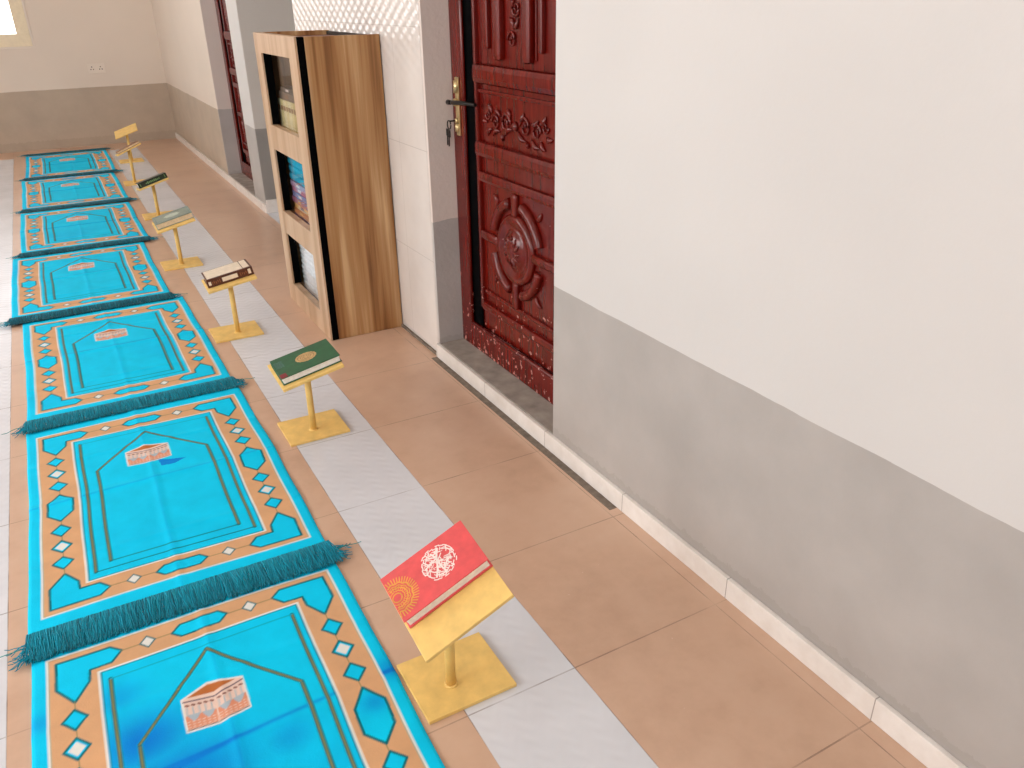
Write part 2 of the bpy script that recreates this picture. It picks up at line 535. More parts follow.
def make_door(n, ya, yb):
    """door between y=ya..yb in the recess"""
    yc = (ya + yb) / 2
    xf = XW + .10                 # frame face
    fr = bmesh.new()
    fw = .085
    bx(fr, xf, xf + .06, yb - fw, yb, .058, 2.12, bev=.004)
    bx(fr, xf, xf + .06, ya, ya + fw, .058, 2.12, bev=.004)
    bx(fr, xf, xf + .06, ya + fw, yb - fw, .058, .15, bev=.004)
    bx(fr, xf, xf + .06, ya + fw, yb - fw, 2.04, 2.12, bev=.004)
    # rounded bead on the frame's inner edge
    tube(fr, [(xf + .004, yb - fw - .002, .15), (xf + .004, yb - fw - .002, 2.04)], .007)
    tube(fr, [(xf + .004, ya + fw, .155), (xf + .004, yb - fw, .155)], .007)
    d = obj('door_%d' % n, fr, M['door']); d['kind'] = 'structure'
    # solid black strip between frame and leaf
    gap_strip = bmesh.new()
    bx(gap_strip, xf + .012, xf + .05, yb - fw - .068, yb - fw - .0005, .152, 2.04)
    obj('door_gap', gap_strip, M['black'], d)
    # leaf
    xl = xf + .018
    y1 = yb - fw - .070
    y0 = ya + fw + .003
    lf = bmesh.new()
    bx(lf, xl, xl + .04, y0, y1, .158, 2.036, bev=.003)
    leaf = obj('door_leaf', lf, M['door'], d)
    # ---------- mouldings
    b = bmesh.new()
    w0, w1 = y0 + .035, y1 - .035
    wc = yc
    # lower panel frame
    bar(b, w0 - .02, w1 + .02, .235, .268, xl, .016)
    bar(b, w0 - .01, w1 + .01, .300, .315, xl, .008)
    # mid rails (wide rolls)
    bar(b, w0 - .03, w1 + .03, .70, .735, xl, .014)
    bar(b, w0 - .03, w1 + .03, .785, .835, xl, .022)
    bar(b, w0 - .03, w1 + .03, 1.015, 1.075, xl, .024)
    bar(b, w0 - .03, w1 + .03, .985, .998, xl, .008)
    bar(b, w0 - .03, w1 + .03, 1.62, 1.66, xl, .02)
    bar(b, w0 - .03, w1 + .03, 1.96, 2.0, xl, .016)
    bar(b, y1 - .022, y1 - .004, .24, 1.98, xl, .014)
    bar(b, y0 + .004, y0 + .022, .24, 1.98, xl, .014)
    obj('moulding', b, M['door'], d)
    # round medallion with cross arms
    m = bmesh.new()
    cz = .515
    ry = 1.0
    def ring(r, rad, dep, a0=0, a1=2 * PI):
        arc_tube(m, wc, cz, r, a0, a1, xl - dep, rad, 40, ry)
    gap = .28
    for q in range(4):
        ring(.152, .019, .004, q * PI / 2 + gap, (q + 1) * PI / 2 - gap)
    lathe(m, [(.118, -.002), (.118, .008), (.108, .018), (.092, .016), (.078, .009), (.070, .008), (.062, .014), (.050, .022), (.030, .028), (.012, .032), (.002, .033)],
          'x', (xl, wc, cz), 40)
    bar(m, wc - .016, wc + .016, cz + .11, cz + .185, xl, .018)
    bar(m, wc - .016, wc + .016, cz - .205, cz - .11, xl, .018)
    bar(m, wc + .11, w1 + .01, cz - .013, cz + .018, xl, .018)
    bar(m, w0 - .01, wc - .11, cz - .013, cz + .018, xl, .018)
    for k in range(12):
        t = 2 * PI * k / 12
        leafshape(m, wc + .018 * math.cos(t), cz + .018 * math.sin(t), t, .034, .006, xl - .024, 0)
    for k in range(4):
        t = PI / 4 + k * PI / 2
        leafshape(m, wc + .175 * math.cos(t), cz + .175 * math.sin(t), t, .045, .007, xl - .002, 0)
    for s in (-1, 1):
        leafshape(m, wc, cz + .185, PI / 2 + s * .6, .03, .005, xl - .004, 0)
    obj('medallion', m, M['door'], d, smooth=True)
    # carved scroll band
    s_ = bmesh.new()
    zc = .905
    for sg in (-1, 1):
        spiral(s_, wc + sg * .060, zc + .004, .032, 1.5, PI if sg > 0 else 0, xl - .003, .0055, -sg)
        spiral(s_, wc + sg * .128, zc - .002, .026, 1.4, 0 if sg > 0 else PI, xl - .003, .005, sg)
        spiral(s_, wc + sg * .178, zc + .018, .018, 1.2, 0 if sg > 0 else PI, xl - .003, .004, -sg)
        for k, (yy, zz, an, L) in enumerate(((.02, -.012, -.5, .05), (.03, .022, .8, .035), (.095, .02, .3, .045), (.10, -.026, -.4, .05),
                                             (.15, .024, .7, .04), (.155, -.024, -.8, .035), (.185, -.008, -.1, .035), (.075, -.035, -1.2, .02))):
            a = an if sg > 0 else PI - an
            leafshape(s_, wc + sg * yy, zc + zz, a, L, .0065, xl - .003, 0)
    lathe(s_, [(.016, 0), (.014, .008), (.004, .013)], 'x', (xl, wc, zc), 14)
    obj('carved_scroll', s_, M['door'], d, smooth=True)
    # upper fluted panel
    u = bmesh.new()
    for (a, c, zb, dep) in ((.150, .175, 1.12, .014), (.062, .115, 1.09, .020),
                            (-.175, -.150, 1.12, .014), (-.115, -.062, 1.09, .020)):
        bar(u, wc + a, wc + c, zb, 1.60, xl, dep)
    bar(u, wc - .132, wc - .125, 1.10, 1.6, xl, .006)
    bar(u, wc + .125, wc + .132, 1.10, 1.6, xl, .006)
    for k in range(5):
        z0 = 1.15 + k * .085
        spiral(u, wc + .014 * (-1) ** k, z0, .026, 1.4, k, xl - .003, .005, (-1) ** k)
        leafshape(u, wc, z0 + .03, .9, .04, .006, xl - .003, 0)
        leafshape(u, wc, z0 + .03, PI - .9, .04, .006, xl - .003, 0)
    obj('fluted_panel', u, M['door'], d, smooth=False)
    return d, xf, fw

d1, xf, fw = make_door(1, 1.822, 2.652)
# lock of the near door
hy = 2.652 - .05
hb = bmesh.new()
bx(hb, xf - .007, xf + .0005, hy - .013, hy + .013, .835, 1.025, bev=.003)
lathe(hb, [(.013, .0), (.013, .012), (.009, .016)], 'x', (xf - .004, hy, .945), 16)
lathe(hb, [(.009, .0), (.009, .010), (.006, .012)], 'x', (xf - .004, hy, .885), 16)
tube(hb, [(xf - .006, hy, .975), (xf - .006, hy, 1.015)], .011, 10)
tube(hb, [(xf - .006, hy, .85), (xf - .006, hy, .875)], .011, 10)
hp = obj('lock_plate', hb, M['brass'], d1, smooth=False)
lv = bmesh.new()
tube(lv, [(xf - .012, hy, .945), (xf - .026, hy, .945), (xf - .030, hy - .02, .947), (xf - .027, hy - .08, .951), (xf - .024, hy - .175, .953)],
     [.007, .007, .0075, .007, .006], 8)
tube(lv, [(xf - .028, hy + .002, .945), (xf - .028, hy + .026, .944)], [.007, .009], 8)
obj('door_handle', lv, M['iron'], d1)
ky = bmesh.new()
tube(ky, [(xf - .01, hy, .885), (xf - .035, hy + .002, .885)], .003, 6)
arc_tube(ky, hy + .010, .872, .014, 0, 2 * PI, xf - .035, .0022, 16)
for (dy, dz, a) in ((.012, .855, -1.4), (.024, .858, -1.1)):
    bx(ky, xf - .037, xf - .034, hy + dy - .009, hy + dy + .009, dz - .024, dz, bev=.001)
    tube(ky, [(xf - .0355, hy + dy, dz - .02), (xf - .0355, hy + dy + .004, dz - .055)], .0025, 6)
obj('keys', ky, M['iron'], d1)
d2, _, _ = make_door(2, 5.69, 6.568)

# wall socket on far wall
t_ = empty('wall_socket', (.535, YF, .70))
tag(t_, 'small white double wall socket on the far wall above the grey band', 'socket')
b = box_bm(-.075, .075, -.010, 0, -.043, .043, bev=.003)
obj('socket_plate', b, M['white_plastic'], t_)
for dx in (-.038, .038):
    b = bmesh.new()
    for (a, c) in ((0, .014), (-.011, -.008), (.011, -.008)):
        bx(b, dx + a - .005, dx + a + .005, -.0112, -.0095, c - .005, c + .005)
    obj('socket_hole', b, M['socket_hole'], t_)

# ------------------------------------------------------------------ prayer mats
CY = np.array([0.0, .64, .98])
CY2 = np.array([0.0, .22, .74])
OR = np.array(lin((220, 170, 126))[:3])
WH = np.array(lin((232, 232, 226))[:3])
OL = np.array(lin((10, 112, 122))[:3])
OL2 = np.array(lin((136, 132, 82))[:3])

def inpoly(U, V, P):
    inside = np.zeros(U.shape, bool)
    n = len(P)
    j = n - 1
    for i in range(n):
        xi, yi = P[i]; xj, yj = P[j]
        if yi != yj:
            c = ((yi > V) != (yj > V)) & (U < (xj - xi) * (V - yi) / (yj - yi) + xi)
            inside ^= c
        j = i
    return inside
def segdist(U, V, a, b):
    ax, ay = a; bx_, by = b
    dx, dy = bx_ - ax, by - ay
    t = np.clip(((U - ax) * dx + (V - ay) * dy) / (dx * dx + dy * dy + 1e-12), 0, 1)
    return np.hypot(U - ax - t * dx, V - ay - t * dy)

HW, HL = .335, .540
def pattern(U, V):
    n = U.shape
    C = np.empty(n + (3,)); C[:] = CY
    cy = np.ones(n, bool)                  # where the ground colour may vary
    def fill(mask, col, ground=False):
        C[mask] = col
        cy[mask] = ground
    def sub(P, pad):
        xs = [p[0] for p in P]; ys = [p[1] for p in P]
        return np.where((U > min(xs) - pad) & (U < max(xs) + pad) & (V > min(ys) - pad) & (V < max(ys) + pad))
    def poly(P, col, ground=False):
        ix = sub(P, 0)
        k = inpoly(U[ix], V[ix], P)
        ii = tuple(a[k] for a in ix)
        C[ii] = col; cy[ii] = ground
    def strokes(P, w, col, closed=True):
        Q = list(P) + ([P[0]] if closed else [])
        for a, b in zip(Q[:-1], Q[1:]):
            ix = sub([a, b], w)
            k = segdist(U[ix], V[ix], a, b) < w / 2
            ii = tuple(q[k] for q in ix)
            C[ii] = col; cy[ii] = False
    AU, AV = np.abs(U), np.abs(V)
    fill((AU < .308) & (AV < .482), WH)
    fill((AU < .303) & (AV < .477), OL2 * .8 + OR * .2)
    fill((AU < .3015) & (AV < .4755), OR)
    fill((AU < .213) & (AV < .396), WH)
    fill((AU < .208) & (AV < .391), CY, True)
    strokes([(-.206, -.389), (.206, -.389), (.206, .389), (-.206, .389)], .0025, OL)
    tri = [(.162, .438), (.184, .460), (.289, .460), (.290, .378), (.257, .327), (.228, .376), (.226, .409), (.184, .410)]
    for sx in (-1, 1):
        for sy in (-1, 1):
            P = [(sx * a, sy * b) for a, b in tri]
            poly(P, CY, True); strokes(P, .0056, OL)
        strokes([(sx * .257, -.33), (sx * .257, .33)], .0022, OL2, False)
        for k, v in enumerate((.280, .203, .126, -.121, -.198, -.275)):
            P = [(sx * .259, v + .028), (sx * .259 + .023, v), (sx * .259, v - .028), (sx * .259 - .023, v)]
            white = k in (1, 4)
            poly(P, CY, True); strokes(P, .0052, OL)
            if white:
                P = [(sx * .259, v + .019), (sx * .259 + .0155, v), (sx * .259, v - .019), (sx * .259 - .0155, v)]
                poly(P, WH)
        P = [(sx * .259, .074), (sx * .259 + .033, .030), (sx * .259 + .031, -.034), (sx * .259, -.074), (sx * .259 - .031, -.034), (sx * .259 - .030, .030)]
        poly(P, CY, True); strokes(P, .0058, OL)
    for sy in (-1, 1):
        v = sy * .437
        strokes([(-.165, v), (.165, v)], .0024, OL2, False)
        P = [(-.060, v - .002), (-.040, v + .019), (.042, v + .021), (.060, v + .002), (.040, v - .019), (-.042, v - .021)]
        poly(P, CY, True); strokes(P, .0052, OL)
        for u in (-.110, .110):
            P = [(u, v + .021), (u + .018, v), (u, v - .021), (u - .018, v)]
            poly(P, OL)
            P = [(u, v + .016), (u + .013, v), (u, v - .016), (u - .013, v)]
            poly(P, WH)
    # niche lines
    for sx in (-1, 1):
        for (u, v0, v1) in ((.190, .362, -.362), (.155, .155, -.330)):
            strokes([(sx * u, v0), (sx * u, v1)], .0100, OL, False)
            strokes([(sx * u, v0 - .002), (sx * u, v1)], .0034, OL2, False)
        strokes([(sx * .155, .155), (0, .350)], .0095, OL, False)
        strokes([(sx * .155, .155), (0, .350)], .0040, OL2, False)
    strokes([(-.190, -.362), (.190, -.362)], .004, OL, False)
    strokes([(-.190, .362), (.190, .362)], .0035, OL * .5 + CY * .5, False)
    strokes([(-.155, -.330), (.155, -.330)], .004, OL, False)
    # woven shrine motif
    pk = np.array(lin((236, 206, 190))[:3]); br = np.array(lin((190, 112, 60))[:3])
    dk = np.array(lin((96, 74, 96))[:3]); gr = np.array(lin((176, 190, 200))[:3]); og = np.array(lin((226, 150, 118))[:3])
    ox, oz = 0.0, .0
    L0, Cn, R0 = (-.069, .228), (-.008, .213), (.051, .232)
    L1, Cb, R1 = (-.071, .138), (-.012, .130), (.049, .140)
    sil = [L0, (-.016, .251), R0, R1, Cb, L1]
    poly(sil, pk); strokes(sil, .0045, WH)
    poly([(-.060, .229), (-.016, .246), (.038, .233), (-.008, .219)], br)
    def lerp(a, b, t): return (a[0] + (b[0] - a[0]) * t, a[1] + (b[1] - a[1]) * t)
    for (A0, A1, B0, B1) in ((L0, Cn, L1, Cb), (Cn, R0, Cb, R1)):
        def at(s, h): return lerp(lerp(A0, A1, s), lerp(B0, B1, s), h)
        strokes([at(.04, .08), at(.98, .08)], .0035, dk, False)
        poly([at(0.03, .52), at(.98, .52), at(.98, .93), at(.03, .93)], og)
        for k in range(5):
            s = .1 + k * .19
            strokes([at(s, .20), at(s + .06, .22)], .0052, dk * .6 + br * .4, False)
            strokes([at(s, .28), at(s, .52)], .0025, gr, False)
        for k in range(2):
            s = .08 + k * .45
            poly([at(s, .50), at(s + .42, .50), at(s + .30, .66), at(s + .18, .72), at(s + .08, .62)], gr)
        for hh in (.72, .80, .88):
            for k in range(6):
                s = .06 + k * .155
                strokes([at(s, hh), at(s + .07, hh)], .0022, pk, False)
        strokes([at(.03, .96), at(.98, .96)], .0025, dk, False)
    return C, cy

def make_mat_mesh(idx, step, sy):
    rng = np.random.RandomState(17 + idx)
    nu = int(round(2 * HW / step)); nv = int(round(2 * HL / step))
    u = np.linspace(-HW, HW, nu + 1); v = np.linspace(-HL, HL, nv + 1)
    du, dv = u[1] - u[0], v[1] - v[0]
    acc = np.zeros((nv + 1, nu + 1, 3)); gacc = np.zeros((nv + 1, nu + 1))
    S = (-1 / 3., 0, 1 / 3.)
    for a in S:
        for b_ in S:
            U, V = np.meshgrid(u + a * du, v + b_ * dv)
            C, g = pattern(U, V)
            acc += C; gacc += g
    acc /= 9; gacc /= 9
    U, V = np.meshgrid(u, v)
    # brushed pile: patches of deeper blue; fold-crease shade painted in as well
    nz = np.zeros_like(U)
    for k in range(9):
        a = rng.uniform(0, 2 * PI); f = rng.uniform(4, 16)
        nz += np.sin(f * (U * math.cos(a) + V * math.sin(a)) + rng.uniform(0, 7) + 1.5 * np.sin(5 * U + k)) / (1 + f * .09)
    nz = nz / 3.0
    patch = np.clip((nz - .35) * 1.1, 0, 1) * .35
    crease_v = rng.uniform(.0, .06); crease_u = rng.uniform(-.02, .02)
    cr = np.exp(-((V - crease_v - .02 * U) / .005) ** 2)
    if idx == 0:
        for (a, b_, s, k) in ((-.15, .16, .09, 1.), (-.10, .02, .13, 1.), (-.18, .3, .05, .5), (-.32, .3, .03, .5), (-.32, .08, .05, .9), (.1, .03, .05, .5), (.27, .03, .03, .6), (.33, .1, .04, .7), (-.02, .07, .05, .5)):
            patch = np.maximum(patch, k * np.exp(-(((U - a) ** 2 + ((V - b_) * 1.2) ** 2) / s ** 2)))
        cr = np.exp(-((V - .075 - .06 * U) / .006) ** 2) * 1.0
    elif idx == 1:
        patch = patch * .3
        tri_ = inpoly(U, V, [(.01, .135), (.035, .12), (.085, .105), (.05, .085), (.015, .09)])
        patch = np.maximum(patch, tri_ * .95)
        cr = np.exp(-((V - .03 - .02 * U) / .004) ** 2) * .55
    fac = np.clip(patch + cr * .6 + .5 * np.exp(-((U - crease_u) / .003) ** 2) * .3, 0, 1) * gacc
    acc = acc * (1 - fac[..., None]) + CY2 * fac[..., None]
    # relief: gentle wrinkles, fold ridges, pile
    z = np.zeros_like(U)
    for k in range(6):
        a = rng.uniform(-.5, .5) + PI / 2; f = rng.uniform(6, 22)
        z += np.sin(f * (U * math.cos(a) + V * math.sin(a)) + rng.uniform(0, 7)) * .0006
    z += .0035 * np.exp(-((V - (.075 if idx == 0 else .03)) / .016) ** 2)
    z += .0022 * np.exp(-((U - crease_u) / .012) ** 2)
    z += .0017 * np.exp(-((V + HL * .5) / .012) ** 2) + .0017 * np.exp(-((V - HL * .5) / .012) ** 2)
    z += .0065
    edge = np.minimum(HW - np.abs(U), HL - np.abs(V))
    z -= .0025 * np.exp(-(edge / .004) ** 2)
    # outline slightly uneven
    Ud = U + .0022 * np.sin(V * 6 + idx * 1.3) + .0010 * np.sin(V * 17 + idx)
    Vd = V + .003 * np.sin(U * 9 + idx * 2.1)
    co = np.stack([Ud, Vd * sy, z], -1).reshape(-1, 3)
    nvx, nvy = nu + 1, nv + 1
    ii = np.arange(nvx * nvy).reshape(nvy, nvx)
    quads = np.stack([ii[:-1, :-1], ii[:-1, 1:], ii[1:, 1:], ii[1:, :-1]], -1).reshape(-1, 4)
    # skirt down to the floor along the rim
    rim = np.concatenate([ii[0, :], ii[1:, -1], ii[-1, -2::-1], ii[-2:0:-1, 0]])
    base = co[rim].copy(); base[:, 2] = .0008
    n0 = len(co)
    co = np.vstack([co, base])
    cols = np.vstack([acc.reshape(-1, 3), acc.reshape(-1, 3)[rim]])
    k = np.arange(len(rim)); k2 = (k + 1) % len(rim)
    sk = np.stack([rim[k2], rim[k], n0 + k, n0 + k2], -1)
    quads = np.vstack([quads, sk])
    me = bpy.data.meshes.new('prayer_mat')
    me.vertices.add(len(co)); me.vertices.foreach_set('co', co.astype(np.float32).ravel())
    me.loops.add(quads.size); me.loops.foreach_set('vertex_index', quads.astype(np.int32).ravel())
    me.polygons.add(len(quads))
    me.polygons.foreach_set('loop_start', np.arange(0, quads.size, 4, dtype=np.int32))
    me.polygons.foreach_set('use_smooth', np.ones(len(quads), bool))
    me.update(calc_edges=True)
    at = me.color_attributes.new('Weave', 'FLOAT_COLOR', 'POINT')
    at.data.foreach_set('color', np.hstack([cols, np.ones((len(cols), 1))]).astype(np.float32).ravel())
    return me

def mat_material():
    t = NT('velvet_prayer_mat', .7, (0, 190, 220), .12)
    a = t.n('ShaderNodeAttribute', attribute_name='Weave')
    p, x, y, z = t.objc()
    n = t.noise(p, 260, 2)
    n2 = t.noise(p, 11, 4, .6)
    c = t.mix(1.0, a.outputs['Color'], t.ramp(n2, [(.3, (238, 240, 242)), (.7, (255, 255, 255))]), 'MULTIPLY')
    t.color(c)
    t.b.inputs['Sheen Weight'].default_value = .0
    t.b.inputs['Sheen Roughness'].default_value = .4
    t.bump(n, .35, .0012)
    return t.m
M['mat'] = mat_material()
def fringe_material():
    t = NT('teal_fringe_yarn', .6, (10, 118, 132), .3)
    a = t.n('ShaderNodeAttribute', attribute_name='Yarn')
    t.color(a.outputs['Color'])
    return t.m
M['fringe'] = fringe_material()

def make_fringe_mesh(seed, dark=1.0):
    rnd = random.Random(seed)
    bm = bmesh.new()
    layer = bm.verts.layers.float_color.new('Yarn')
    def strand(x0, y0, ang, L, z0, wid, c, curl):
        n = 5
        px, py, a = x0, y0, ang
        prev = None
        for k in range(n + 1):
            u = k / n
            w = wid * (1 - .3 * u)
            z = z0 + .006 * math.sin(min(1, u * 1.3) * PI) * rnd.uniform(.7, 1.2) + .001
            z = max(.003, z)
            nx, ny = math.cos(a), math.sin(a)          # perpendicular dir for width
            v = [bm.verts.new((px - nx * w, py - ny * w, z)), bm.verts.new((px, py, z + .0016)), bm.verts.new((px + nx * w, py + ny * w, z))]
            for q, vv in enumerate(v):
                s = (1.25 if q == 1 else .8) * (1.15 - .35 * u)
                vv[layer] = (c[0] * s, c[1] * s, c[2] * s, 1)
            if prev:
                bm.faces.new((prev[0], prev[1], v[1], v[0])); bm.faces.new((prev[1], prev[2], v[2], v[1]))
            prev = v
            dx, dy = math.sin(a), -math.cos(a)
            px += dx * L / n; py += dy * L / n
            a += rnd.gauss(0, curl)
    c0 = lin((0, 136, 162))
    for i in range(1700):
        x = -HW - .004 + (2 * HW + .008) * rnd.random()
        q = rnd.uniform(.5, 1.45) * dark
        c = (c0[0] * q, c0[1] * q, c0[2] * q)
        if rnd.random() < .10: c = lin((0, 140, 160))
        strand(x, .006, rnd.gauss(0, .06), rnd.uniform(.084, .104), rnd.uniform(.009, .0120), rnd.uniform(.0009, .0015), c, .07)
    # stray tufts at the corners
    for sx in (-1, 1):
        for i in range(20):
            q = rnd.uniform(.6, 1.3)
            strand(sx * (HW - .01 * rnd.random()), -.02 - .05 * rnd.random(), sx * rnd.uniform(.7, 1.5), rnd.uniform(.025, .055), .007, .0012,
                   (c0[0] * q, c0[1] * q, c0[2] * q), .25)
        strand(sx * HW, -.035, sx * 1.45, .075, .006, .0013, lin((0, 140, 140)), .12)
    me = bpy.data.meshes.new('fringe')
    bm.to_mesh(me); bm.free()
    me.materials.append(M['fringe'])
    for p in me.polygons: p.use_smooth = True
    return me

MATS = [  # centre x, centre y, turn (deg), length factor, label
    (.040, 1.130, -.75, 1.0, 'turquoise and orange prayer mat nearest the camera, beside the stand with the red book'),
    (.053, 2.245, -.3, 1.0, 'second prayer mat from the camera, with a small dark blue patch below its picture'),
    (.050, 3.395, .3, 1.0, 'third prayer mat from the camera, turquoise with orange border, level with the brown book stand'),
    (.002, 4.535, -.3, 1.0, 'fourth prayer mat from the camera, turquoise, set slightly left of its neighbours'),
    (.045, 5.700, .0, 1.03, 'fifth prayer mat from the camera, turquoise, beside the stand with the black and green book'),
    (.060, 6.920, .2, 1.08, 'sixth prayer mat from the camera, turquoise, second from the far wall'),
    (.095, 8.150, -.7, 1.10, 'farthest turquoise prayer mat, with dark fringe showing at the end by the far wall'),
]
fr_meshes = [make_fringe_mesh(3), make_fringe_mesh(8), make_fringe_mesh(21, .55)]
for i, (cx, cy_, rz, sy, lab) in enumerate(MATS):
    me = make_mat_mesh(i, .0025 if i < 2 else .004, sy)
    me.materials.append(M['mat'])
    root = empty('prayer_mat', (cx, cy_, 0), math.radians(rz))
    if i == 1: root.scale = (1.015, 1, 1)
    tag(root, lab, 'prayer mat', 'prayer mats laid in a row')
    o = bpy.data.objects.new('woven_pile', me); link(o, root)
    f = bpy.data.objects.new('fringe', fr_meshes[0 if i == 1 else 1 if i < 3 else 2]); link(f, root)
    f.location = (0, -HL * sy + .004, .0)
    if i % 2: f.scale = (-1, 1, 1)
    if i == 6:
        f = bpy.data.objects.new('fringe', fr_meshes[2]); link(f, root)
        f.location = (0, HL * sy - .004, 0); f.rotation_euler = (0, 0, PI)

# ------------------------------------------------------------------ book stands and books
def plate_matrix(cx, cy_, cz, yaw, tx, ty):
    A = Matrix.Rotation(math.radians(yaw), 4, 'Z')
    B = Matrix.Rotation(math.radians(tx), 4, 'X')
    C = Matrix.Rotation(math.radians(ty), 4, 'Y')
    return Matrix.Translation((cx, cy_, cz)) @ A @ B @ C

PW, PD, PT = .196, .208, .009
def make_stand(i, bxc, byc, px, py, pz, yaw, tx, ty, lab):
    root = empty('book_stand', (bxc, byc, 0))
    tag(root, lab, 'book stand', 'yellow book stands beside the mats')
    b = box_bm(-.097, .097, -.085, .085, .0005, .0085, bev=.0010)
    obj('base_board', b, M['yellow'], root)
    b = bmesh.new()
    Mx = plate_matrix(px - bxc, py - byc, pz, yaw, tx, ty)
    top = Mx @ Vector((0, 0, -PT))
    tube(b, [(px - bxc, py - byc, .0085), (px - bxc, py - byc, .012)], [.015, .012], 16)
    tube(b, [(px - bxc, py - byc, .0085), (top.x * .6 + (px - bxc) * .4, top.y * .6 + (py - byc) * .4, top.z * .6), (top.x, top.y, top.z)], .0105, 16)
    obj('pole', b, M['yellow'], root)
    b = bmesh.new()
    bx(b, -PW / 2, PW / 2, -PD / 2, PD / 2, -PT, 0, bev=.0015)
    o = obj('book_rest', b, M['yellow'], root)
    o.matrix_local = Mx
    return root, Matrix.Translation((bxc, byc, 0)) @ Mx

def ribbon(bm, pts, w, z, mi=0):
    """flat raised stroke lying on the cover"""
    n = len(pts); prev = None
    for k in range(n):
        a = Vector(pts[max(0, k - 1)]); c = Vector(pts[min(n - 1, k + 1)])
        d = (c - a); d = Vector((d.x, d.y, 0)).normalized() if d.length > 1e-9 else Vector((1, 0, 0))
        p = Vector((-d.y, d.x, 0)) * w / 2
        q = Vector((pts[k][0], pts[k][1], z))
        v = [bm.verts.new(q - p), bm.verts.new(q + p)]
        if prev:
            f = bm.faces.new((prev[0], v[0], v[1], prev[1])); f.material_index = mi
        prev = v

def disc(bm, cx, cy, rx, ry, z, seg=28, mi=0, wob=0, k=0):
    vs = []
    for i in range(seg):
        t = 2 * PI * i / seg
        q = 1 + wob * math.cos(k * t)
        vs.append(bm.verts.new((cx + rx * q * math.cos(t), cy + ry * q * math.sin(t), z)))
    f = bm.faces.new(vs); f.material_index = mi

def make_book(name, Mx, w, d, h, cover, pages, off=(0, 0), lab='', yaw=0, spine_near=False, decorate=None):
    """book lying on the rest; long side w along the rest's x. Spine away from the camera unless spine_near."""
    root = bpy.data.objects.new(name, None); root.empty_display_size = .05
    link(root)
    root.matrix_world = Mx @ Matrix.Translation((off[0], off[1], .0008)) @ Matrix.Rotation(math.radians(yaw), 4, 'Z')
    tag(root, lab, 'book', 'books on the yellow stands')
    s = -1 if spine_near else 1
    ct = .003
    b = bmesh.new()
    bx(b, -w / 2, w / 2, -d / 2, d / 2, 0, ct, bev=.0008)
    bx(b, -w / 2, w / 2, -d / 2, d / 2, h - ct, h, bev=.0008)
    if s > 0: bx(b, -w / 2, w / 2, d / 2 - ct, d / 2, ct - .0005, h - ct + .0005)
    else: bx(b, -w / 2, w / 2, -d / 2, -d / 2 + ct, ct - .0005, h - ct + .0005)
    obj('cover', b, cover, root)
    b = bmesh.new()
    y0, y1 = (-d / 2 + .004, d / 2 - ct) if s > 0 else (-d / 2 + ct, d / 2 - .004)
    bx(b, -w / 2 + .004, w / 2 - .004, y0, y1, ct, h - ct)
    obj('page_block', b, pages, root)
    if decorate: decorate(root, w, d, h)
    return root

def cm(name, c, rough=.45, var=.06): return simple(name, c, rough, var=var, scale=40)
RED = cm('red_book_cover', (222, 84, 86), .4)
GREEN = cm('green_book_cover', (30, 92, 58), .38, .12)
BROWN = cm('brown_book_cover', (86, 44, 28), .4, .1)
SAGE = cm('grey_green_book_cover', (132, 146, 134), .35, .1)
DKGR = cm('dark_green_book_cover', (28, 42, 28), .4, .15)
TAN = cm('tan_book_cover', (150, 108, 82), .5, .1)
CREAMC = cm('cream_panel', (236, 222, 200), .5, .05)
GOLD = cm('gold_print', (226, 160, 70), .35, .1)
PALE = cm('white_print', (244, 226, 220), .5, .02)
GOLDP = cm('pale_gold_print', (206, 172, 116), .4, .12)
MAROON = cm('maroon_print', (130, 30, 44), .4, .05)
SAGEP = cm('pale_sage_print', (186, 196, 182), .4, .05)
GREENP = cm('green_lettering', (116, 150, 96), .4, .1)
BLUEG = cm('blue_grey_print', (96, 128, 140), .4, .1)

